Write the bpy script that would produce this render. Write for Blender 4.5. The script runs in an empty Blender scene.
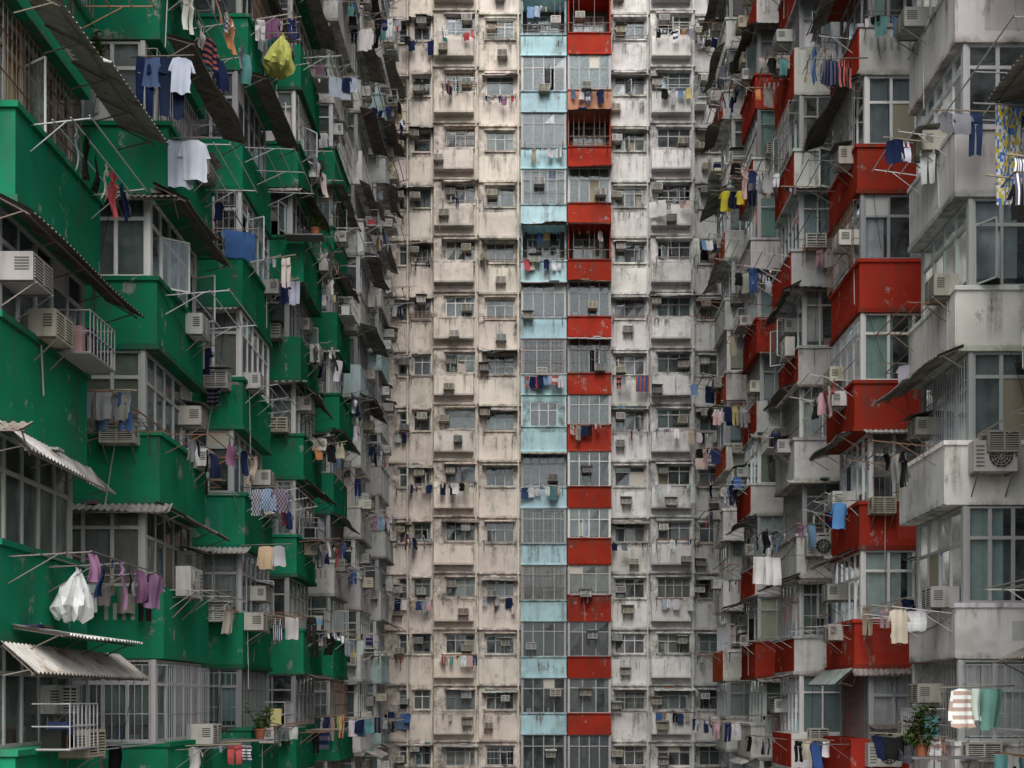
import bpy, math, random
random.seed(23)
R=random.random; U=random.uniform; CH=random.choice
FH=2.8; CZ=8.7; KMIN=-1; KMAX=14

# ------------------------------------------------------------------ mesh builder
class MB:
    def __init__(s): s.v=[];s.f=[];s.c=[]
    def add(s,pts,faces,col):
        b=len(s.v); s.v.extend(pts)
        for f in faces:
            s.f.append(tuple(b+i for i in f)); s.c.append(col)
BOXF=[(0,3,2,1),(4,5,6,7),(0,1,5,4),(1,2,6,5),(2,3,7,6),(3,0,4,7)]
def frame(o,u,n): return (o[0],o[1],u[0],u[1],n[0],n[1])
def P(F,u,v,z): return (F[0]+F[2]*u+F[4]*v, F[1]+F[3]*u+F[5]*v, z)
def box(mb,F,u0,u1,v0,v1,z0,z1,col):
    mb.add([P(F,u0,v0,z0),P(F,u1,v0,z0),P(F,u1,v1,z0),P(F,u0,v1,z0),
            P(F,u0,v0,z1),P(F,u1,v0,z1),P(F,u1,v1,z1),P(F,u0,v1,z1)],BOXF,col)
def quad(mb,a,b,c,d,col): mb.add([a,b,c,d],[(0,1,2,3)],col)
def rod(mb,p,q,r,col,n=4):
    dx,dy,dz=q[0]-p[0],q[1]-p[1],q[2]-p[2]
    l=math.sqrt(dx*dx+dy*dy+dz*dz) or 1e-6
    d=(dx/l,dy/l,dz/l)
    a=(0,0,1) if abs(d[2])<.9 else (1,0,0)
    e=(d[1]*a[2]-d[2]*a[1],d[2]*a[0]-d[0]*a[2],d[0]*a[1]-d[1]*a[0])
    le=math.sqrt(sum(k*k for k in e)); e=tuple(k/le for k in e)
    g=(d[1]*e[2]-d[2]*e[1],d[2]*e[0]-d[0]*e[2],d[0]*e[1]-d[1]*e[0])
    pts=[]
    for c in (p,q):
        for i in range(n):
            t=2*math.pi*(i+.5)/n; x,y=math.cos(t)*r,math.sin(t)*r
            pts.append((c[0]+e[0]*x+g[0]*y,c[1]+e[1]*x+g[1]*y,c[2]+e[2]*x+g[2]*y))
    fs=[(i,(i+1)%n,n+(i+1)%n,n+i) for i in range(n)]
    fs.append(tuple(range(n))[::-1]); fs.append(tuple(range(n,2*n)))
    mb.add(pts,fs,col)
def cable(mb,p,q,sag,r,col,n=6):
    pr=p
    for i in range(1,n+1):
        t=i/n; c=(p[0]+(q[0]-p[0])*t,p[1]+(q[1]-p[1])*t,p[2]+(q[2]-p[2])*t-sag*4*t*(1-t)); rod(mb,pr,c,r,col,3); pr=c
def jit(c,a=.12):
    k=1+U(-a,a); return tuple(max(0,min(1,x*k*(1+U(-a*.25,a*.25)))) for x in c)

# ------------------------------------------------------------------ materials
class NT:
    def __init__(s,name):
        s.m=bpy.data.materials.new(name); s.m.use_nodes=True
        s.t=s.m.node_tree; s.t.nodes.clear()
        s.out=s.n('ShaderNodeOutputMaterial')
    def n(s,t): return s.t.nodes.new(t)
    def l(s,a,b): s.t.links.new(a,b)
    def mix(s,f,a,b,bt='MIX'):
        m=s.n('ShaderNodeMix'); m.data_type='RGBA'; m.blend_type=bt
        for i,x in ((0,f),(6,a),(7,b)):
            if isinstance(x,(int,float)): m.inputs[i].default_value=x
            elif isinstance(x,tuple): m.inputs[i].default_value=(*x,1)
            else: s.l(x,m.inputs[i])
        return m.outputs[2]
    def math(s,op,a,b=None):
        m=s.n('ShaderNodeMath'); m.operation=op
        for i,x in enumerate((a,b)):
            if x is None: continue
            if isinstance(x,(int,float)): m.inputs[i].default_value=x
            else: s.l(x,m.inputs[i])
        return m.outputs[0]
    def rng(s,v,a,b,c,d):
        m=s.n('ShaderNodeMapRange'); s.l(v,m.inputs[0])
        for i,x in enumerate((a,b,c,d)): m.inputs[i+1].default_value=x
        return m.outputs[0]
    def pos(s,sc=(1,1,1)):
        g=s.n('ShaderNodeTexCoord'); mp=s.n('ShaderNodeMapping')
        mp.inputs['Scale'].default_value=sc; s.l(g.outputs['Object'],mp.inputs[0]); return mp.outputs[0]
    def noise(s,vec,scale,det=6,rough=.6):
        x=s.n('ShaderNodeTexNoise'); s.l(vec,x.inputs['Vector'])
        x.inputs['Scale'].default_value=scale; x.inputs['Detail'].default_value=det
        x.inputs['Roughness'].default_value=rough; return x.outputs[0]
def surf(name,rough=.8,grime=.6,patch=0.,dirt=(.08,.068,.055),patchcol=(.36,.34,.31),var=(.8,1.1),floorgrad=False,spec=.4,pscale=2.2,pth=(.60,.64),diffuse=True):
    k=NT(name)
    a=k.n('ShaderNodeAttribute'); a.attribute_name='Col'
    c=a.outputs['Color']
    if var:
        n1=k.noise(k.pos(),.8,3,.65)
        v=k.rng(n1,.3,.7,*var)
        cc=k.n('ShaderNodeCombineColor')
        for i in range(3): k.l(v,cc.inputs[i])
        c=k.mix(1.,c,cc.outputs[0],'MULTIPLY')
    if patch>0:
        pn=k.noise(k.pos((1,1,.8)),pscale,6,.72)
        f=k.rng(pn,pth[0],pth[1],0,patch)
        c=k.mix(f,c,patchcol)
    if grime>0:
        if floorgrad:
            st=k.noise(k.pos((4.2,4.2,.33)),1.,5,.68)
            f=k.rng(st,.5,.74,0,grime)
            f=k.math('MULTIPLY',f,k.rng(pn,.38,.6,.12,1.3))
            g=k.n('ShaderNodeTexCoord'); sp=k.n('ShaderNodeSeparateXYZ'); k.l(g.outputs['Object'],sp.inputs[0])
            fr=k.math('FRACT',k.math('DIVIDE',k.math('ADD',sp.outputs[2],-(CZ-.75-28)),2.8))
            f=k.math('MULTIPLY',f,k.rng(fr,.55,.97,.3,1.5))
            lo=k.rng(fr,.535,.60,.55,0)
            f=k.math('MAXIMUM',f,k.math('MULTIPLY',lo,k.rng(pn,.4,.62,0,1.3)))
            f=k.math('MAXIMUM',f,k.rng(n1,.3,.42,.2,0))
        else:
            st=k.noise(k.pos((6,6,.6)),1.,3,.6)
            f=k.math('MULTIPLY',k.rng(st,.45,.75,0,grime),k.rng(n1,.35,.62,1.15,.25))
        f=k.math('MINIMUM',f,.85)
        c=k.mix(f,c,dirt)
    if diffuse:
        b=k.n('ShaderNodeBsdfDiffuse'); k.l(c,b.inputs[0])
    else:
        b=k.n('ShaderNodeBsdfPrincipled'); k.l(c,b.inputs['Base Color'])
        b.inputs['Roughness'].default_value=rough; b.inputs['Specular IOR Level'].default_value=spec
    k.l(b.outputs[0],k.out.inputs[0]); return k.m
def glassmat():
    k=NT('window_glass')
    a=k.n('ShaderNodeAttribute'); a.attribute_name='Col'
    fr=k.n('ShaderNodeFresnel'); fr.inputs[0].default_value=1.5
    tr=k.n('ShaderNodeBsdfTransparent'); k.l(a.outputs['Color'],tr.inputs[0])
    gl=k.n('ShaderNodeBsdfGlossy'); gl.inputs['Roughness'].default_value=.1; gl.inputs[0].default_value=(.85,.95,1,1)
    df=k.n('ShaderNodeBsdfDiffuse'); df.inputs[0].default_value=(.30,.34,.35,1)
    m=k.n('ShaderNodeMixShader'); k.l(k.math('ADD',fr.outputs[0],.04),m.inputs[0])
    k.l(tr.outputs[0],m.inputs[1]); k.l(gl.outputs[0],m.inputs[2])
    m2=k.n('ShaderNodeMixShader'); k.l(k.rng(k.noise(k.pos(),3.,2,.6),.35,.7,.04,.28),m2.inputs[0])
    k.l(m.outputs[0],m2.inputs[1]); k.l(df.outputs[0],m2.inputs[2])
    k.l(m2.outputs[0],k.out.inputs[0]); return k.m
M={}
M['walls']=surf('painted_render',.85,.85,.65,floorgrad=True,var=(.8,1.1))
M['frames']=surf('aluminium_frame',.45,0,0,spec=.5,var=None,diffuse=False)
M['glass']=glassmat()
M['cloth']=surf('cloth',.9,0,0,var=(.72,1.05))
M['interior']=surf('room_interior',.9,0,0,var=None)
M['awning']=surf('weathered_sheet_metal',.7,.7,.75,patchcol=(.17,.105,.07),var=(.65,1.1),pscale=3.,pth=(.52,.64))
M['metal']=surf('rusty_steel',.6,0,0,var=None)
M['appliance']=surf('appliance_enamel',.5,.7,.0,var=(.8,1.05))
M['pipe']=surf('drain_pipe',.6,.4,0)
M['leaf']=surf('leaf',.6,0,0,var=(.5,1.4))
M['asphalt']=surf('asphalt',.9,.2,.2,patchcol=(.08,.08,.08))

CAT={'walls':'walls','window_frames':'frames','window_glass':'glass','curtains':'cloth','rooms':'interior',
 'awnings':'awning','drain_pipes':'pipe','window_bars':'metal','roof':'walls','cables':'metal',
 'air_conditioners':'appliance','hanging_laundry':'cloth','laundry_racks':'metal'}
TOP={'air_conditioners','hanging_laundry','laundry_racks'}
ALL=[]
class Bld:
    def __init__(s,name): s.name=name; s.d={}; ALL.append(s)
    def __getitem__(s,c):
        if c not in s.d: s.d[c]=MB()
        return s.d[c]
def mkobj(name,mb,mat,parent=None,smooth=False):
    me=bpy.data.meshes.new(name); me.from_pydata(mb.v,[],mb.f)
    ca=me.color_attributes.new('Col','FLOAT_COLOR','CORNER')
    buf=[]
    for f,c in zip(mb.f,mb.c):
        buf.extend((c[0],c[1],c[2],1.)*len(f))
    ca.data.foreach_set('color',buf)
    me.materials.append(mat)
    if smooth: me.polygons.foreach_set('use_smooth',[True]*len(me.polygons))
    me.update()
    o=bpy.data.objects.new(name,me); bpy.context.scene.collection.objects.link(o)
    if parent: o.parent=parent
    return o

# ------------------------------------------------------------------ palettes
GREEN=(.016,.215,.115); RED=(.37,.040,.024); BLUE=(.47,.68,.74); WHITE=(.73,.72,.70); GREY=(.56,.56,.545); BEIGE=(.75,.68,.61)
ALU=[(.42,.43,.44),(.36,.37,.38),(.54,.55,.55),(.24,.24,.25),(.47,.47,.46),(.40,.41,.39),(.66,.66,.65)]
CURT=[tuple(x*.85 for x in c) for c in [(.75,.73,.7),(.78,.78,.8),(.62,.58,.5),(.58,.64,.68),(.8,.78,.73),(.5,.52,.51),(.7,.6,.55),(.45,.58,.56),(.68,.65,.45),(.4,.4,.43),(.3,.33,.33)]]
LAU=[(.72,.72,.73)]*6+[(.02,.03,.08)]*4+[(.02,.02,.02)]*4+[(.25,.27,.3)]*3+[(.06,.13,.33),(.2,.33,.5),(.45,.52,.62),(.42,.08,.09),(.55,.36,.38),(.55,.48,.22),(.45,.37,.28),(.6,.54,.46),(.12,.28,.28),(.25,.13,.22),(.5,.5,.5),(.65,.68,.72),(.55,.22,.1),(.04,.06,.14),(.3,.28,.25)]
AWN=[(.34,.33,.31),(.42,.41,.38),(.27,.26,.24),(.55,.55,.52),(.22,.2,.18),(.32,.36,.34),(.19,.18,.17)]

# ------------------------------------------------------------------ components
def drape(mb,F,u0,u1,v,z0,z1,col,amp=.03,step=.09):
    n=max(3,int((u1-u0)/step)); ph=U(0,6)
    pts=[]
    for i in range(n+1):
        u=u0+(u1-u0)*i/n; w=v+amp*math.sin(i*2.2+ph)+U(-.01,.01)
        pts+= [P(F,u,w,z0),P(F,u,w,z1)]
    mb.add(pts,[(2*i,2*i+2,2*i+3,2*i+1) for i in range(n)],col)
def window(b,F,u0,u1,z0,z1,v=0.,lod=0,fc=None,bars=False,openp=.08,dark=False):
    fr=b['window_frames']; gl=b['window_glass']; t=.045 if lod<2 else .06
    fc=fc or jit(CH(ALU),.15)
    w=u1-u0; h=z1-z0
    if w<.15: return
    box(fr,F,u0,u1,v-.06,v,z0,z0+t,fc); box(fr,F,u0,u1,v-.06,v,z1-t,z1,fc)
    n=max(1,round(w/U(.45,.62))); zt=z1-h*CH([.28,.3,.33,.38]) if h>.7 else None
    xs=[u0+w*i/n for i in range(n+1)]
    for i,x in enumerate(xs):
        a=x if i==0 else (x-t if i==n else x-t/2)
        box(fr,F,a,a+t,v-.055,v-.002,z0+t,z1-t,fc)
    tint=CH([(.74,.82,.83),(.8,.85,.86),(.62,.74,.72),(.7,.73,.76)])
    for i in range(n):
        a=xs[i]+(t if i==0 else t/2); c=xs[i+1]-(t if i==n-1 else t/2)
        segs=[(z0+t,z1-t)]
        if zt:
            box(fr,F,a,c,v-.05,v-.006,zt-t/2,zt+t/2,fc); segs=[(z0+t,zt-t/2),(zt+t/2,z1-t)]
        for si,(p,q) in enumerate(segs):
            r=R()
            if r<.035:
                box(b['rooms'],F,a,c,v-.035,v-.025,p,q,jit(CH([(.3,.27,.2),(.5,.5,.5),(.12,.15,.2),(.55,.52,.45)])))
            elif r<.035+openp and lod<2 and si==0:
                an=U(.6,1.4); L=c-a; sg=CH([0,1])
                hx=a if sg==0 else c; dx=math.cos(an)*(1 if sg==0 else -1); dv=math.sin(an)
                def Q(s,z,o=0): return P(F,hx+dx*s,v+dv*s+o,z)
                quad(gl,Q(0,p),Q(L,p),Q(L,q),Q(0,q),tint)
                for s0,zz0,s1,zz1 in ((0,p,L,p),(0,q,L,q),(0,p,0,q),(L,p,L,q)):
                    rod(fr,Q(s0,zz0),Q(s1,zz1),.02,fc)
            else:
                vv=v-.03+U(-.006,.006)
                quad(gl,P(F,a,vv,p),P(F,c,vv+U(-.012,.012),p),P(F,c,vv+U(-.012,.012),q),P(F,a,vv,q),tint)
                if lod==0:
                    s=.02
                    box(fr,F,a,c,v-.045,v-.012,p,p+s,fc); box(fr,F,a,a+s,v-.045,v-.012,p+s,q,fc)
    r=R()+(.3 if dark and R()<.6 else 0); cb=b['curtains']; st=.07 if lod==0 else .14
    if r<.78:
        col=jit(CH(CURT),.25); zlo=z0+U(0,.12)*h
        if dark: col=tuple(x*.75 for x in col)
        if R()<.5: drape(cb,F,u0+.03,u1-.03,v-.10,zlo,z1-.03,col,.022,st)
        else:
            m=u0+w*U(.2,.8); g=U(.08,.45)*w*.5
            if m-g-u0>.1: drape(cb,F,u0+.03,m-g,v-.10,zlo,z1-.03,col,.022,st)
            if u1-m-g>.1: drape(cb,F,m+g,u1-.03,v-.10,zlo,z1-.03,col,.022,st)
    elif r<.86:
        box(cb,F,u0+.04,u1-.04,v-.12,v-.11,z0+h*U(.2,.6),z1-.05,jit((.55,.55,.5),.2))
    if r>.3 and lod<2:
        for _ in range(random.randint(1,3)):
            s=U(.08,.25); x=U(u0+.1,max(u0+.11,u1-.3))
            box(b['rooms'],F,x,x+s,v-.42,v-.2,z0,z0+U(.1,.4),jit(CH(LAU),.3))
    if bars:
        bb=b['window_bars']; bc=jit(CH([(.30,.3,.3),(.2,.18,.16),(.42,.42,.42),(.22,.14,.1)])); vo=v+U(.05,.3)
        nx=int(w/.13) if lod==0 else int(w/.2)
        for i in range(nx+1):
            x=u0+w*i/max(nx,1); rod(bb,P(F,x,vo,z0),P(F,x,vo,z1-.1),.008+.003*lod,bc)
        for zz in (z0,z0+h*.35,z0+h*.7,z1-.1):
            rod(bb,P(F,u0,vo,zz),P(F,u1,vo,zz),.01+.003*lod,bc)
            for x in (u0,u1): rod(bb,P(F,x,v,zz),P(F,x,vo,zz),.01,bc)
def ac(b,F,u,z,v=0.,lod=0,s=1.):
    mb=b['air_conditioners']; w=U(.52,.66)*s; h=U(.34,.42)*s; d=U(.3,.45)
    col=jit(CH([(.56,.54,.48),(.5,.5,.48),(.62,.61,.58),(.40,.38,.33),(.50,.46,.37),(.33,.33,.31)]),.12)
    box(mb,F,u,u+w,v-.12,v+d,z,z+h,col)
    dk=(.035,.035,.035)
    box(mb,F,u+.04,u+w-.04,v+d,v+d+.004,z+.04,z+h-.04,dk)
    ns=7 if lod==0 else 4
    for i in range(ns):
        zz=z+.05+(h-.1)*i/ns; box(mb,F,u+.035,u+w-.035,v+d+.001,v+d+.014,zz,zz+(h-.1)/ns*.5,col)
    box(mb,F,u+w*.5-.015,u+w*.5+.015,v+d+.001,v+d+.017,z+.03,z+h-.03,col)
    for uu in (u-.003,u+w):
        n2=5 if lod<2 else 2
        for i in range(n2):
            zz=z+h*.35+(h*.5)*i/n2; box(mb,F,uu,uu+.003,v+d*.45,v+d-.05,zz,zz+h*.06,(.12,.12,.11))
    rk=b['window_bars']; rc=jit((.2,.18,.16))
    for uu in (u+.06,u+w-.06):
        rod(rk,P(F,uu,v,z-.015),P(F,uu,v+d+.04,z-.015),.013,rc); rod(rk,P(F,uu,v,z-.32),P(F,uu,v+d,z-.02),.011,rc)
    if R()<.35:
        aw=b['awnings']; c=jit(CH(AWN)); zz=z+h+.04
        mbp=[P(F,u-.06,v,zz+.08),P(F,u+w+.06,v,zz+.08),P(F,u+w+.06,v+d+.12,zz),P(F,u-.06,v+d+.12,zz)]
        aw.add(mbp,[(0,1,2,3)],c)
    if R()<.4:
        hx=u+w*.3; rod(b['drain_pipes'],P(F,hx,v+.04,z),P(F,hx+U(-.2,.2),v+.04,z-U(.6,1.6)),.012,(.5,.5,.48))
def condenser(b,F,u,z,v=0.,lod=0):
    mb=b['air_conditioners']; w=.78; h=.55; d=.28; v0=v+.08
    col=jit((.55,.54,.5),.1); dk=(.05,.05,.05)
    box(mb,F,u,u+w,v0,v0+d,z,z+h,col)
    cx,cz,r=u+w*.38,z+h*.5,.22; n=20 if lod<2 else 12
    vv=v0+d+.003
    pts=[P(F,cx+r*math.cos(6.2832*i/n),vv,cz+r*math.sin(6.2832*i/n)) for i in range(n)]
    mb.add(pts,[tuple(range(n))],dk)
    for rr in ((.22,.17,.12,.07) if lod==0 else (.22,.12)):
        for i in range(n):
            a0,a1=6.2832*i/n,6.2832*(i+1)/n
            rod(mb,P(F,cx+rr*math.cos(a0),vv+.012,cz+rr*math.sin(a0)),P(F,cx+rr*math.cos(a1),vv+.012,cz+rr*math.sin(a1)),.006,col,3)
    for i in range(6):
        a=math.pi*i/6; c,s=math.cos(a)*r,math.sin(a)*r
        rod(mb,P(F,cx-c,vv+.014,cz-s),P(F,cx+c,vv+.014,cz+s),.005,col,3)
    for i in range(6): box(mb,F,u+w*.76,u+w-.04,v0+d,v0+d+.008,z+.08+i*.07,z+.11+i*.07,(.2,.2,.19))
    for uu in (u+.08,u+w-.08):
        rod(b['window_bars'],P(F,uu,v,z-.02),P(F,uu,v0+d+.03,z-.02),.018,(.22,.2,.18)); rod(b['window_bars'],P(F,uu,v,z-.4),P(F,uu,v0+d,z-.03),.014,(.22,.2,.18))
def awning(b,F,u0,u1,v,z,out,drop,lod=0,col=None):
    mb=b['awnings']; col=jit(col or CH(AWN),.15)
    pitch=.12 if lod==0 else (.2 if lod==1 else .4)
    n=max(4,int((u1-u0)/pitch*2)); a=.018 if lod<2 else .02
    s0=U(-.07,.07); sk=U(-.1,.1); pts=[]; st=4 if lod==0 else 2
    if lod==0: n=int((u1-u0)/pitch*4)
    step=U(-.15,.15) if R()<.5 else 0; su=U(.3,.7)
    for i in range(n+1):
        t=i/n; u=u0+(u1-u0)*t; w=a*math.sin(i*2*math.pi/st+.7)
        o=out+sk*t+s0*math.sin(t*7)+(step if t>su else 0)
        pts+=[P(F,u,v,z+w),P(F,u,v+o,z-drop+w+s0*.3*math.sin(t*5)),]
    fs=[(2*i,2*i+2,2*i+3,2*i+1) for i in range(n)]
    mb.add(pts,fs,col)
    mb.add([(p[0],p[1],p[2]-.012) for p in pts],fs,tuple(c*.75 for c in col))  # underside copy of the sheet, shade painted into its darker colour
    rk=b['window_bars']; rc=jit((.19,.16,.13),.3); m=max(2,int((u1-u0)/.9)+1)
    for i in range(m):
        u=u0+.05+(u1-u0-.1)*i/(m-1)
        rod(rk,P(F,u,v,z-.04),P(F,u,v+out*.92,z-drop-.03),.013,rc)
        rod(rk,P(F,u,v,z-.42),P(F,u,v+out*.8,z-drop*.8-.04),.011,rc)
    rod(rk,P(F,u0,v+out*.88,z-drop-.03),P(F,u1,v+out*.88,z-drop-.03),.014,rc)
    for _ in range(2):
        if R()<.35:
            x=U(u0,u1-.4); box(b['awnings'],F,x,x+U(.15,.5),v+.05,v+out*U(.3,.6),z-drop*.3+.03,z-drop*.3+U(.06,.12),jit(CH(LAU),.3))
def grid(mb,o,ax,rows,col,nx=5,amp=.03,freq=9.,ph=0.,alt=None,lean=0.):
    px,py=-ax[1],ax[0]; pts=[]; m=len(rows)
    for j,(dz,l,r) in enumerate(rows):
        for i in range(nx+1):
            s=l+(r-l)*i/nx; t=j/(m-1)
            w=amp*(.35+.65*t)*(math.sin(s*freq*1.7+ph+t*1.1)+.5*math.sin(s*freq*3.7+ph*2))+lean*dz+.02*math.sin(t*5+ph)
            pts.append((o[0]+ax[0]*s+px*w,o[1]+ax[1]*s+py*w,o[2]-dz-(.012*math.sin(s*31+ph) if j==m-1 else 0)))
    b=len(mb.v); mb.v.extend(pts)
    for j in range(m-1):
        for i in range(nx):
            a=j*(nx+1)+i
            mb.f.append((b+a,b+a+1,b+a+nx+2,b+a+nx+1))
            if alt is None: c=col
            elif alt[0]=='h': c=col if j%2 else alt[1]
            elif alt[0]=='v': c=col if i%2 else alt[1]
            elif alt[0]=='k': c=col if (i+j)%2 else alt[1]
            else: c=CH([col,alt[1],alt[2]])
            mb.c.append(c)
def garment(mb,o,ax,kind=None,col=None,s=1.,lod=0,alt=None):
    kind=kind or random.choices(['shirt','trousers','towel','small','tank','sheet'],[4.5,3,3,5,2,.5])[0]
    col=col or jit(CH(LAU),.25); ph=U(0,6)
    if alt is None and R()<.09: alt=(CH('hv'),jit(CH([(.8,.8,.8),(.1,.1,.15),(.4,.12,.1)]),.1))
    nx=(10 if lod==0 else 5 if lod==1 else 3); ln=U(-.12,.12)
    def rr(fn,n): return [fn(i/(n-1)) for i in range(n)]
    ny=10 if lod==0 else 5 if lod==1 else 4
    q=dict(alt=alt,ph=ph,lean=ln); sq=U(.7,1.)
    if kind=='shirt':
        w=.21*s*sq; h=.62*s*U(.85,1.15); dr=U(-.03,.03)
        grid(mb,o,ax,[(0,-w*.35,w*.35)]+rr(lambda t:(.04*s+t*(h-.04*s),-w*(1+.05*t)+dr*t,w*(1+.02*t)+dr*t+U(-.012,.012)),ny),col,nx,.035*s,11/s,**q)
        sl=CH([.22,.22,.5])*s; k0=U(.1,.35)
        for g in (-1,1):
            rows=[]
            for i in range(4):
                t=i/3; x0=g*w*(.80+k0*t); x1=g*w*(1.0+.45*t) if sl<.3*s else g*w*(1.0+.3*t)
                rows.append((.045*s+sl*t,min(x0,x1),max(x0,x1)))
            grid(mb,o,ax,rows,col,2,.03,9,**q)
    elif kind=='trousers':
        w=.18*s*sq; h=.9*s*U(.55,1.1)
        grid(mb,o,ax,rr(lambda t:(t*h*.28,-w*(.85+.15*t),w*(.85+.15*t)),3),col,nx,.03*s,12/s,**q)
        for g in (-1,1):
            rows=[]
            for i in range(ny):
                t=i/(ny-1); x0=g*w*(.0+.14*t)+g*.005; x1=g*w*(1.-.1*t)
                rows.append((h*.28+h*.72*t,min(x0,x1),max(x0,x1)))
            grid(mb,o,ax,rows,col,3,.03*s,14/s,**q)
    elif kind=='towel':
        w=U(.1,.25)*s; h=U(.4,.8)*s; e=U(-.04,.04)
        grid(mb,o,ax,rr(lambda t:(t*h,-w+e*t,w*(1-.1*t)+e*t),ny),col,nx,.04,12,**q)
    elif kind=='sheet':
        w=U(.35,.5)*s; h=U(.7,1.1)*s
        grid(mb,o,ax,rr(lambda t:(t*h,-w,w),ny+2),col,nx+4,.05,9,**q)
    elif kind=='tank':
        w=.18*s*sq
        grid(mb,o,ax,[(0,-w*.62,-w*.38),(.18*s,-w*.8,-w*.2)],col,2,.01,**q)
        grid(mb,o,ax,[(0,w*.38,w*.62),(.18*s,w*.2,w*.8)],col,2,.01,**q)
        grid(mb,o,ax,rr(lambda t:(.18*s+t*.42*s,-w,w),ny),col,nx,.03,12,**q)
    else:
        for j in range(random.randint(1,3)):
            c=jit(CH(LAU),.3); x=(j-1)*.14*s; w=U(.035,.065)*s; h=U(.14,.3)*s
            grid(mb,(o[0]+ax[0]*x,o[1]+ax[1]*x,o[2]),ax,[(0,-w,w),(h*.6,-w*.8,w*.8),(h,-w*.5,w*.6)],c,2,.015,15,ph=ph)
def hang(b,p,q,lod=0,dens=.85,**kw):
    L=math.dist(p[:2],q[:2]); ax=((q[0]-p[0])/L,(q[1]-p[1])/L); x=U(.08,.25)
    while x<L-.1:
        if R()<dens:
            t=x/L; a=U(-.6,.6); ca,sa=math.cos(a),math.sin(a)
            garment(b['hanging_laundry'],(p[0]+(q[0]-p[0])*t,p[1]+(q[1]-p[1])*t,p[2]+(q[2]-p[2])*t-.03),
                    (ax[0]*ca-ax[1]*sa,ax[1]*ca+ax[0]*sa),lod=lod,s=U(.65,.95),**kw)
        x+=U(.2,.42)
def rack(b,F,u0,u1,v,z,out,lod=0,laundry=.7,across=.5):
    mb=b['laundry_racks']; c=jit(CH([(.35,.34,.32),(.2,.19,.18),(.45,.45,.45),(.25,.15,.1)]),.2); r=.011 if lod==0 else .014 if lod==1 else .02
    rise=U(-.05,.2)
    n=max(2,int((u1-u0)/1.1)+1)
    for i in range(n):
        u=u0+(u1-u0)*i/(n-1)
        rod(mb,P(F,u,v,z),P(F,u,v+out,z+rise),r,c); rod(mb,P(F,u,v,z-.35),P(F,u,v+out*.6,z+rise*.6),r*.8,c)
    bars=[]
    for i in range(3 if lod<2 else 2):
        t=.4+.6*i/2; a=P(F,u0-.08,v+out*t,z+rise*t); e=P(F,u1+.08,v+out*t,z+rise*t); rod(mb,a,e,r,c); bars.append((a,e))
    if R()<laundry:
        if R()<across:
            for j in range(random.randint(1,3)):
                u=U(u0,u1); a=P(F,u,v+.1,z+.06+rise*.1); e=P(F,u,v+out+U(0,.35),z+rise+.06)
                rod(mb,a,e,.014,(.3,.26,.2)); hang(b,a,e,lod,.9)
        else:
            for a,e in bars:
                if R()<.55: hang(b,a,e,lod,.75)
def plant(name,o,s=.4,pot=True,n=260,droop=0.):
    mb=MB()
    x,y,z=o
    if pot:
        k=10
        for (r0,z0,r1,z1) in ((.09,0,.13,.2),(.145,.2,.145,.235)):
            pts=[]
            for (r,zz) in ((r0,z0),(r1,z1)): pts+=[(x+r*math.cos(6.2832*i/k),y+r*math.sin(6.2832*i/k),z+zz) for i in range(k)]
            mb.add(pts,[(i,(i+1)%k,k+(i+1)%k,k+i) for i in range(k)]+[tuple(range(k)),tuple(range(k,2*k))],(.3,.12,.07))
    tips=[]
    for i in range(14):
        a=U(0,6.28); r=U(.2,1)*s; t=(x+r*math.cos(a)*.8,y+r*math.sin(a)*.8,z+.22+U(.1,1.2)*s-droop*r)
        rod(mb,(x,y,z+.15),t,.007,(.12,.09,.04),3); tips.append(t)
    for i in range(n):
        t=CH(tips); f=U(.45,1.1); c=[x+(t[0]-x)*f+U(-.12,.12)*s,y+(t[1]-y)*f+U(-.12,.12)*s,z+.15+(t[2]-z-.15)*f+U(-.12,.12)*s]
        l=U(.03,.07)*(s/.4); a=U(0,6.28); e=U(-.6,.6)
        dx,dy,dz=math.cos(a)*l,math.sin(a)*l,math.sin(e)*l
        wx,wy=-math.sin(a)*l*.4,math.cos(a)*l*.4
        quad(mb,(c[0]-dx,c[1]-dy,c[2]-dz),(c[0]+wx,c[1]+wy,c[2]),(c[0]+dx,c[1]+dy,c[2]+dz),(c[0]-wx,c[1]-wy,c[2]+.01),jit((.06,.12,.03),.4))
    return mkobj(name,mb,M['leaf'])

def wallfloor(b,F,u0,u1,zc,col,wins,th=.25,v=0.):
    W=b['walls']; z0=zc-2.05; z1=zc+.75
    wins=sorted(wins); x=u0
    for (a,c,s,t) in wins:
        if a-x>.01: box(W,F,x,a,v-th,v,z0,z1,col)
        box(W,F,a,c,v-th,v,z0,zc-s,col)
        if z1-(zc+t)>.01: box(W,F,a,c,v-th,v,zc+t,z1,col)
        x=c
    if u1-x>.01: box(W,F,x,u1,v-th,v,z0,z1,col)

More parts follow.
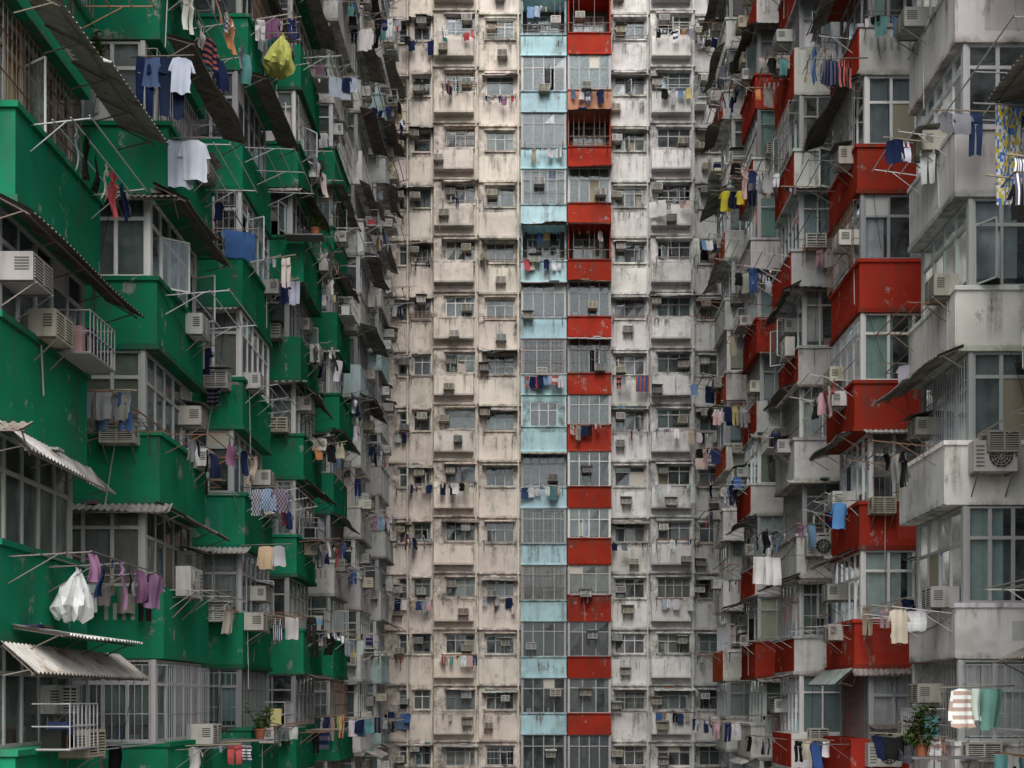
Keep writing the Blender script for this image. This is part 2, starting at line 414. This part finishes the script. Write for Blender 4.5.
# ------------------------------------------------------------------ side rows with projecting bays
def bay(b,S,W,y0,L,prot,k,cf,cs,lod,det):
    zc=CZ+FH*k
    Fs=frame((S*W,y0),(0,1),(-S,0)); Ff=frame((S*(W+prot),y0),(-S,0),(0,-1)); Fb=frame((S*(W+prot),y0+L),(-S,0),(0,1))
    Wl=b['walls']; zs=zc+CH([-.75,-.75,-.85,-.65,-.78]); zt=zc+.735
    if S>0: zs-=U(0,.2)
    ext=CH([0,0,.05,.12,.2]); z0=zc-2.05
    same=cs==cf
    cf=jit(cf,.13); cs=jit(cs,.12)
    box(Wl,Fs,0,L,-(prot+.6),ext,z0,zs,cf)
    if not same: box(Wl,Fs,.02,L-.02,ext,ext+.025,z0+.02,zs-.015,cs)
    if R()<.8: box(Wl,Fs,-.04,L+.04,-prot,ext+.05,zs-.07,zs+.012,jit(cf,.25))
    if R()<.7: box(Wl,Fs,-.03,L+.03,-prot-.1,ext+.04,z0-.013,z0+.09,jit(tuple(x*.85 for x in cf),.25))
    if R()<.22:
        u=U(0,prot-.9); box(Wl,Ff,u,u+U(.4,.9),0,.004,z0+U(.1,.5),zs-U(.1,.4),jit(tuple(x*.9+.01 for x in cf),.25))
    inset=CH([.03,.03,.12,.22]); pt=.08
    fcol=jit(CH(ALU),.15)
    for uu in (0.01,L-pt-.01): box(b['window_frames'],Fs,uu,uu+pt,-inset-pt,-inset,zs,zt,fcol)
    box(Wl,Fb,0,prot-inset-.1,-.12,-.02,zs,zt,cf)
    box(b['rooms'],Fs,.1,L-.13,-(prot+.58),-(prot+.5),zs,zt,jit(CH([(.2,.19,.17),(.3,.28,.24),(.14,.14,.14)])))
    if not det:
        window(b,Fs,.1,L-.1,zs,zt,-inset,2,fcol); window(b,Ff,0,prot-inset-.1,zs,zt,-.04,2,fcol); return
    openb=R()<.1
    bars=R()<.3
    if openb:
        for i in range(int(L/.14)+1): rod(b['window_bars'],P(Fs,.05+i*.14,-inset-.03,zs),P(Fs,.05+i*.14,-inset-.03,zt),.009,(.3,.3,.3))
        for zz in (zs+.4,zs+.9): rod(b['window_bars'],P(Fs,0,-inset-.03,zz),P(Fs,L,-inset-.03,zz),.011,(.3,.3,.3))
    else:
        window(b,Fs,.1,L-.1,zs,zt,-inset,lod,fcol,bars and lod<2)
    window(b,Ff,0.,prot-inset-.09,zs,zt,-.04,lod,fcol,R()<.2 and lod<2)
    if R()<.5: awning(b,Fs,U(-.4,.1),L+U(-.3,1.0),ext-.02 if R()<.5 else 0,zt+U(-.02,.15),U(.4,.75),U(.1,.38),lod)
    if R()<.28: awning(b,Ff,U(0,.3),prot+U(-.1,.5),0,zt+U(-.02,.06),U(.25,.5),U(.08,.2),lod)
    if R()<.75:
        u=U(.1,L-.8); (ac if R()<.92 else condenser)(b,Fs,u,zs-U(-.02,.5),ext,lod)
    if R()<.5: ac(b,Fs,U(.0,L-.7),zs+U(.35,.8),-inset,lod)
    if R()<.42: ac(b,Ff,prot-U(.7,1.0),zs-U(-.04,.45),0,lod)
    if R()<.05: condenser(b,Ff,prot-U(.85,1.1),zs-U(.5,.8),0,lod)
    if R()<.75: rack(b,Fs,U(.1,.6),L-U(.1,.6),ext,zs-U(-.05,.2),U(.7,1.25),lod,.7)
    if R()<.15: rack(b,Ff,prot-1.2,prot-.1,0,zs-U(0,.2),U(.4,.7),lod,.5,0.)
    if R()<.12:
        for i in range(5): box(b['rooms'],Ff,prot-.95+i*.16,prot-.88+i*.16,0.005,.008,zs-.6,zs-.3,(.38,.39,.37))
    if R()<.25:
        u=U(.2,L-1.2); c=jit((.4,.4,.4),.3)
        for zz in (zs,zs+.3,zs+.6):
            for (a,e) in (((u,0),(u,.5)),((u,.5),(u+1,.5)),((u+1,.5),(u+1,0))): rod(b['window_bars'],P(Fs,a[0],ext+a[1],zz),P(Fs,e[0],ext+e[1],zz),.012,c)
        for i in range(8): rod(b['window_bars'],P(Fs,u+i/7,ext+.5,zs),P(Fs,u+i/7,ext+.5,zs+.6),.009,c)
        for i in range(3):
            x=u+U(.05,.6); box(b['rooms'],Fs,x,x+U(.15,.3),ext+.08,ext+.35,zs+.01,zs+U(.15,.5),jit(CH(LAU),.3))
        box(b['window_bars'],Fs,u,u+1,ext,ext+.5,zs-.02,zs,c)
    for _ in range(random.randint(0,2)):
        u=U(.2,prot-.05); cable(b['cables'],P(Ff,u,.03,zt),P(Ff,u+U(-.5,.1),.03,zt-FH*U(.4,1)),U(-.1,.1),.007,(.05,.05,.05),4)
    if R()<.3: cable(b['cables'],P(Fs,0,.02+ext,zs-.15),P(Fs,L+1,.05,zs-.3),U(.1,.3),.008,(.05,.05,.05),6)
def row(b,S,W,ys,L,prot,colors,y_end,body):
    x_r=W+prot
    for i,y0 in enumerate(ys):
        y1=ys[i+1] if i+1<len(ys) else y_end
        gap=y1-(y0+L)
        lod=0 if y0<33 else 1 if y0<46 else 2
        Fr=frame((S*x_r,y0+L),(0,1),(-S,0))
        for k in range(KMIN,KMAX+1):
            zc=CZ+FH*k
            det=FH*k<.6*(y0+L+4)+3
            cf,cs=colors(i,k)
            bay(b,S,W,y0,L,prot,k,cf,cs,lod,det)
            wc=jit(CH([WHITE,GREY,cf,cf]),.12)
            if gap>1.2:
                a=gap*.14; c=gap*.5; e=gap*.6; g=gap*.9
                wallfloor(b,Fr,.004,gap-.004,zc,wc,[(a,c,.6,.55),(e,g,.75,.6)])
                l2=max(lod,1) if det else 2
                window(b,Fr,a,c,zc-.6,zc+.55,-.06,l2); window(b,Fr,e,g,zc-.75,zc+.6,-.06,l2,bars=det and R()<.2)
                if det:
                    if R()<.45: awning(b,Fr,0.1,gap-.1,0,zc+.72,U(.4,1.1),U(.1,.3),l2)
                    if R()<.6: ac(b,Fr,U(.2,gap-.9),zc-U(.3,1.1),0,l2)
                    if R()<.6: rack(b,Fr,.3,gap-.3,0,zc-U(.6,.9),U(1.2,2.3),l2,.8,.75)
                box(b['walls'],Fr,0,gap,0,.09,zc-2.06,zc-1.95,jit(wc,.2))
        for u in (gap*.55,gap*.95,.06):
            rod(b['drain_pipes'],P(Fr,u,.09,.0),P(Fr,u,.09,CZ+FH*KMAX+1),.055,jit((.4,.4,.38),.3),8)
            for k in range(KMIN,KMAX): rod(b['drain_pipes'],P(Fr,u,.09,CZ+FH*k-1.5),P(Fr,u,.09,CZ+FH*k-1.38),.072,(.35,.35,.33),8)
    ya=ys[0]
    Fc=frame((S*(x_r+.6),ya),(0,1),(S,0))
    ztop=CZ+FH*KMAX+.75
    box(b['walls'],Fc,0,y_end-ya,0.002,body,0,ztop+.3,(.3,.29,.27))
    box(b['roof'],frame((S*(W-.1),ya),(0,1),(S,0)),-.1,y_end-ya,0,body+prot+.8,ztop+.02,ztop+.28,WHITE)
    box(b['roof'],frame((S*(W-.1),ya),(0,1),(S,0)),-.1,y_end-ya,0,.15,ztop+.28,ztop+1.3,WHITE)
    Fp=frame((S*(W+.1),ya),(0,1),(-S,0))
    box(b['walls'],Fp,0,y_end-ya,-(prot+.48),0,0,CZ+FH*KMIN-2.07,(.3,.3,.3))
    y=.4
    while y<y_end-ya-3:
        c=jit(CH([(.3,.32,.33),(.2,.25,.3),(.4,.38,.33)]),.2)
        for j in range(26): box(b['awnings'],Fp,y,y+2.6,.002,.02+.012*(j%2),.1+j*.1,.2+j*.1,c)
        box(b['roof'],Fp,y-.1,y+2.7,0,.25,2.9,3.5,jit(CH([RED,GREEN,(.6,.5,.1),(.1,.2,.4),WHITE]),.2)); y+=3.1

LW=6.8; RW=7.7
left=Bld('green_apartment_building')
ysL=[15.3+6.4*i for i in range(7)]
def colL(i,k):
    i+=1
    if i<=4:
        g=GREEN if R()<.96 else (.05,.20,.13)
        return g,g
    if i==5: return ((GREEN,GREEN) if R()<.6 else (WHITE,GREY))
    c=CH([WHITE,GREY,GREY,(.58,.57,.53),(.42,.54,.54)]); return c,c
row(left,-1,LW,ysL,3.0,1.9,colL,60.0,9)
right=Bld('red_and_grey_apartment_building')
ysR=[15.3,21.8,28.3,34.8,41.3,47.8]
def colR(i,k):
    i+=1
    g=CH([GREY,WHITE,(.62,.61,.58),WHITE])
    if i<=2: return g,jit(g,.1)
    if i==3: return (RED,RED) if R()<.82 else (g,RED)
    if i==4: return (g if R()<.8 else RED),(RED if R()<.9 else g)
    if i==5: return (g,RED) if R()<.6 else (RED,RED) if R()<.5 else (g,g)
    return (g,(.42,.09,.04)) if R()<.65 else (g,g)
row(right,1,RW,ysR,2.7,1.9,colR,51.6,9)

# ------------------------------------------------------------------ far facade
mid=Bld('white_apartment_building')
YF=60.5
FM=frame((0,YF),(1,0),(0,-1))
def shade(F,v0): return frame((F[0]+F[4]*v0,F[1]+F[5]*v0),(F[2],F[3]),(F[4],F[5]))
cols=[(-8.9,-6.2,.0,'plain',BEIGE,[(-6.75,-6.3)]),
      (-6.2,-4.95,.25,'plain',BEIGE,[(-6.0,-5.15)]),
      (-4.95,-2.72,.7,'para',BEIGE,[(-4.35,-2.9)]),
      (-2.72,-.62,.35,'plain',BEIGE,[(-2.35,-.95)]),
      (-.60,1.66,1.1,'bay',BLUE,None),
      (1.70,3.86,1.25,'bay',RED,None),
      (3.88,5.85,.35,'plain',WHITE,[(4.1,5.6)]),
      (5.85,8.05,.7,'para',WHITE,[(6.2,7.85)]),
      (8.05,9.7,.2,'plain',GREY,[(8.35,9.4)]),
      (9.7,12.2,.8,'bay',GREY,None),
      (12.2,16,.3,'plain',GREY,[(12.8,14),(14.5,15.6)]),
      (16,22,.3,'plain',GREY,[(16.8,18),(19.5,20.6)])]
for ci,(x0,x1,pr,kind,col,wins) in enumerate(cols):
    F=shade(FM,pr); W=mid['walls']
    for k in range(KMIN,KMAX+1):
        zc=CZ+FH*k+ (.0 if kind!='bay' else .35)
        c=jit(col,.07)
        if kind=='bay':
            if col==RED: c=jit(col,.18)
            zb=zc-2.05
            ph=1.05; big=(ci==4 and k==5)
            if ci==5 and k in(2,3,5): ph=1.3
            if ci==5 and k in(11,): c=(.5,.25,.17)
            zs=zb+ph if not big else zb+1.25
            zt=zb+2.79
            box(W,F,x0,x1,-(pr+.3),0,zb,zs,c)
            box(W,F,x0-.02,x1+.02,-pr,.04,zb-.013,zb+.07,jit(c,.25)); box(W,F,x0-.02,x1+.02,-.3,.05,zs-.05,zs+.015,jit(c,.2))
            fc=jit(CH(ALU),.15)
            op=(R()<.7 if k>=8 else R()<.15)
            if col==RED and op or (col==BLUE and op and R()<.6):
                box(mid['rooms'],F,x0+.05,x1-.05,-pr-.1,-pr,zs,zt,jit((.15,.14,.13),.3))
                window(mid,F,x0+.3,x1-.3,zs,zt-.3,-pr+.15,2,fc)
                for i in range(9): rod(mid['window_bars'],P(F,x0+.05+(x1-x0-.1)*i/8,-.03,zs),P(F,x0+.05+(x1-x0-.1)*i/8,-.03,zt if R()<.5 else zs+.5),.014,(.25,.2,.18))
                rod(mid['window_bars'],P(F,x0,-.03,zs+.5),P(F,x1,-.03,zs+.5),.016,(.25,.2,.18))
                for xx in (x0+.01,x1-.09): box(W,F,xx,xx+.08,-pr,-.04,zs,zt,c)
                if R()<.8: hang(mid,P(F,x0+.1,-.12,zt-.25),P(F,x1-.1,-.12,zt-.25),2,.8)
            else:
                for xx in (x0+.01,x1-.08): box(mid['window_frames'],F,xx,xx+.07,-.09,-.02,zs,zt,fc)
                if big: box(W,F,x0+.05,x1-.05,-.15,-.03,zt-.35,zt,c); zt2=zt-.35; window(mid,F,x0+.45,x1-.45,zs,zt2,-.05,1,fc,dark=True); box(W,F,x0+.05,x0+.45,-.15,-.03,zs,zt2,c); box(W,F,x1-.45,x1-.05,-.15,-.03,zs,zt2,c)
                else: window(mid,F,x0+.08,x1-.08,zs,zt,-.05,1,fc,bars=R()<.25,dark=True)
                for xx,s in ((x0,-1),(x1,1)):
                    Fq=frame((xx,YF-pr),(0,1),(s,0)); window(mid,Fq,.1,pr,zs,zt,-.04,2,fc)
            if R()<.25: awning(mid,F,x0,x1,0,zt+.02,U(.3,.5),U(.1,.2),2)
            if R()<.6: ac(mid,F,U(x0+.05,x1-.75),zs+U(-.3,.9),0,1,.85)
            if R()<.35: rack(mid,F,x0+.2,x1-.2,.02,zs-U(0,.2),U(.4,.8),2,.75,.1)
        else:
            s,t=.48,.50; ws=[(a,b2,s,t) for a,b2 in wins]
            wallfloor(mid,F,x0+.002,x1-.002,zc,c,ws,.3)
            for a,b2 in wins:
                window(mid,F,a,b2,zc-s,zc+t,-.08,1,bars=R()<.2,dark=True)
                box(W,F,a-.08,b2+.08,0,.07,zc-s-.08,zc-s,jit(c,.2))
                box(W,F,a-.08,b2+.08,0,U(.08,.3),zc+t+.02,zc+t+.09,jit(c,.2))
            if x1-x0>1.4:
                box(W,F,x0-.03,x1+.03,-.1,.12,zc-2.09,zc-1.99,jit(c,.2))
            if kind=='para':
                xm=x0+(x1-x0)*.02
                box(W,F,xm,x1-.25,-.1,.38,zc-1.62,zc-.66,jit(c,.06))
                box(W,F,xm-.02,x1-.22,-.1,.42,zc-1.7,zc-1.61,jit(tuple(q*.8 for q in c),.1))
            a,b2=wins[0]
            if R()<.75 and x1-x0>1.2: ac(mid,F,CH([a+.05,b2-.65,max(x0+.05,a-.3)]),zc+U(-.5,.25),0,1,.82)
            if R()<.5 and x1-x0>1.4: ac(mid,F,U(x0,x1-.7),zc-U(1.2,1.7),.38 if kind=='para' else 0,1,.82)
            if R()<.55 and x1-x0>1.2: rack(mid,F,a-.1,b2+.1,.38 if kind=='para' else 0,zc-U(.5,.7),U(.5,1.0),2,.7,.2)
            if R()<.25: awning(mid,F,a-.2,b2+.2,0,zc+t+.12,U(.3,.5),U(.1,.25),2)
    if kind!='bay':
        x=x1-.12
        rod(mid['drain_pipes'],P(F,x,.1,0),P(F,x,.1,CZ+FH*KMAX+1),.045,jit(col,.2),8)
box(mid['walls'],frame((-8.9,YF+.9),(1,0),(0,1)),0,31,0,10,0,CZ+FH*KMAX+1.2,(.3,.29,.27))
for k in range(KMIN,KMAX+1):
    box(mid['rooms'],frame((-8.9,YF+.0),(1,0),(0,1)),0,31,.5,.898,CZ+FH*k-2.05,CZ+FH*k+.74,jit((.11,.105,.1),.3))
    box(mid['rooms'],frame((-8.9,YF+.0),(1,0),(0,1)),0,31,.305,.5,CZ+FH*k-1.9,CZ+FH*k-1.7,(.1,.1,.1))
box(mid['roof'],frame((-8.9,YF+.9),(1,0),(0,1)),0,31,-2.3,10,CZ+FH*KMAX+1.25,CZ+FH*KMAX+2.6,WHITE)
box(mid['walls'],FM,-8.9,22,-.9,.1,0,CZ+FH*KMIN-2.1,(.3,.3,.3))

# ------------------------------------------------------------------ individually recognisable things
def lobj(name,fn):
    mb=MB(); fn(mb); return mkobj(name,mb,M['cloth'],smooth=True)
def bundle(name,o,w,h,col):
    mb=MB(); n=22; rings=[(0,.14),(.05,.10),(.1,.18),(.22,.42),(.4,.66),(.6,.85),(.78,.98),(.9,.85),(1,.5)]
    pts=[]; ph=[U(-.2,.2) for _ in range(n)]
    for t,r in rings:
        for i in range(n):
            a=6.2832*i/n; rr=w/2*r*(1+ph[i]*(1 if i%2 else -1)+.22*math.sin(i*2.1+t*6)*t+U(-.12,.12))
            pts.append((o[0]+rr*math.cos(a)-.22*t*w,o[1]+rr*math.sin(a),o[2]-h*t+U(-.03,.03)-(.06*math.sin(i*1.7) if t>.8 else 0)))
    fs=[(j*n+i,j*n+(i+1)%n,(j+1)*n+(i+1)%n,(j+1)*n+i) for j in range(len(rings)-1) for i in range(n)]
    fs.append(tuple(range((len(rings)-1)*n,len(rings)*n)))
    mb.add(pts,fs,col)
    rod(mb,(o[0]-.5,o[1],o[2]+.03),(o[0]+.35,o[1],o[2]+.05),.012,(.25,.22,.2))
    return mkobj(name,mb,M['cloth'])
bundle('hanging_white_bag',(-6.4,16.9,CZ+1.85),.55,.7,(.72,.74,.74))
bundle('hanging_yellow_bag',(-5.75,27.6,CZ+15.3),.7,.9,(.48,.50,.14))
def line(specs,y,x0,x1,z):
    def f(mb):
        rod(mb,(x0,y,z),(x1,y,z+.03),.013,(.25,.23,.2))
        for x,kind,col,s,alt in specs: garment(mb,(x,y+U(-.05,.05),z-.02),(.97,.24),kind,col,s*.95,0,alt)
    return f
lobj('drying_clothes',line([(-6.75,'trousers',(.015,.025,.07),1.2,None),(-6.55,'shirt',(.08,.12,.22),1.,None),(-6.3,'trousers',(.02,.03,.06),1.5,None),(-6.1,'shirt',(.55,.6,.72),1.1,None)],20.9,-7.0,-5.9,CZ+11.2))
lobj('drying_clothes',line([(-6.35,'towel',(.5,.56,.66),1.4,None),(-6.1,'shirt',(.65,.7,.78),1.2,None)],21.6,-6.8,-5.9,CZ+10.1))
lobj('drying_clothes',line([(-6.35,'shirt',(.5,.5,.55),1.,('k',(.1,.1,.14))),(-6.1,'shirt',(.12,.17,.3),1.,('k',(.4,.5,.6))),(-5.85,'shirt',(.35,.25,.2),1.,('k',(.05,.08,.2)))],27.7,-6.8,-5.6,CZ+4.9))
lobj('drying_clothes',line([(-5.9,'shirt',(.5,.5,.52),.9,None),(-6.2,'shirt',(.6,.45,.3),.9,None)],27.9,-6.8,-5.6,CZ+3.6))
lobj('floral_bed_sheet',lambda mb:(rod(mb,(6.6,18.0,CZ+8.95),(7.8,18.0,CZ+8.9),.014,(.3,.3,.3)),
   grid(mb,(7.15,18.0,CZ+8.9),(.95,.3),[(i*.05,-.22,.22) for i in range(31)],(.08,.2,.5),18,.03,14.,0,('r',(.7,.7,.66),(.55,.45,.08)))))
lobj('drying_clothes',line([(7.1,'towel',(.6,.7,.62),1.,None),(7.35,'towel',(.2,.42,.36),1.,None),(6.85,'shirt',(.5,.36,.3),1.,None)],19.2,6.5,7.7,CZ+.2))
lobj('drying_clothes',line([(7.1,'shirt',(.12,.3,.6),1.1,None)],27.8,6.6,7.7,CZ+4.6))
lobj('drying_clothes',line([(6.95,'shirt',(.015,.02,.05),1.1,None),(7.25,'trousers',(.02,.02,.03),1.,None)],27.9,6.4,7.8,CZ+14.9))
lobj('drying_clothes',line([(6.5,'towel',(.75,.74,.72),1.1,None),(6.85,'towel',(.7,.7,.72),1.1,None)],34.2,6.1,7.7,CZ+4.1))
lobj('drying_clothes',line([(6.6,'shirt',(.6,.52,.06),1.,None),(6.85,'shirt',(.02,.02,.04),1.,None),(7.1,'shirt',(.6,.5,.06),.9,None)],41.,6.1,7.7,CZ+17.4))
plant('potted_plant',(-7.7,20.9,CZ+11.1),.35,droop=.6)
plant('potted_plant',(6.9,21.3,CZ-1.0),.55,n=500)
plant('potted_plant',(-6.2,34.2,CZ+13.2),.35)
plant('potted_plant',(-6.3,27.7,CZ-.9),.45,n=350)
for o in ((6.9,21.3,CZ-1.0),(-6.2,34.2,CZ+13.2),(-6.3,27.7,CZ-.9)):
    s=1 if o[0]>0 else -1
    box((left if s<0 else right)['window_bars'],frame((o[0]-.25,o[1]-.25),(1,0),(0,1)),0 if s>0 else -.6,1.3 if s>0 else .5,0,.5,o[2]-.04,o[2]-.002,(.2,.2,.2))
awning(left,frame((-6.8,15.4),(0,1),(1,0)),.2,3.0,.02,CZ+.98,.75,.12,0,(.75,.75,.73))

# ------------------------------------------------------------------ create objects
for b in ALL:
    e=bpy.data.objects.new(b.name,None); bpy.context.scene.collection.objects.link(e)
    for cat,mb in b.d.items():
        if not mb.f: continue
        if cat in TOP: mkobj(cat,mb,M[CAT[cat]],smooth=(cat=='hanging_laundry'))
        else: mkobj(cat,mb,M[CAT[cat]],e,smooth=(cat=='curtains'))
g=MB(); quad(g,(-1500,-1500,0),(1500,-1500,0),(1500,1500,0),(-1500,1500,0),(.05,.05,.05)); mkobj('ground',g,M['asphalt'])
g=MB(); quad(g,(-6.5,-20,.004),(7.4,-20,.004),(7.4,60,.004),(-6.5,60,.004),(.25,.245,.23)); mkobj('courtyard_pavement',g,M['walls'])

# ------------------------------------------------------------------ light
sc=bpy.context.scene
w=bpy.data.worlds.new('World'); sc.world=w; w.use_nodes=True
nt=w.node_tree; bg=nt.nodes['Background']
sky=nt.nodes.new('ShaderNodeTexSky'); sky.sky_type='NISHITA'; sky.sun_disc=False
sky.sun_elevation=math.radians(50); sky.sun_rotation=math.radians(180); sky.air_density=1.; sky.dust_density=6.; sky.ozone_density=1.
hs=nt.nodes.new('ShaderNodeHueSaturation'); hs.inputs['Saturation'].default_value=.3; hs.inputs['Value'].default_value=1.35
nt.links.new(sky.outputs[0],hs.inputs['Color']); nt.links.new(hs.outputs[0],bg.inputs[0]); bg.inputs[1].default_value=.15
sl=bpy.data.lights.new('sun','SUN'); sl.energy=1.5; sl.angle=math.radians(40); sl.color=(1,.98,.95)
so=bpy.data.objects.new('sun',sl); sc.collection.objects.link(so); so.rotation_euler=(math.radians(40),0,0)
# ------------------------------------------------------------------ camera
cd=bpy.data.cameras.new('camera'); cam=bpy.data.objects.new('camera',cd); sc.collection.objects.link(cam)
cam.location=(0,0,CZ); cam.rotation_euler=(math.radians(90),0,0)
cd.sensor_width=36; cd.lens=36*1200/1024; cd.shift_x=-21/1024; cd.shift_y=316/1024; cd.clip_end=3000
sc.camera=cam
sc.view_settings.view_transform='Standard'; sc.view_settings.look='None'; sc.view_settings.exposure=0
print('faces',sum(len(mb.f) for b in ALL for mb in b.d.values()))
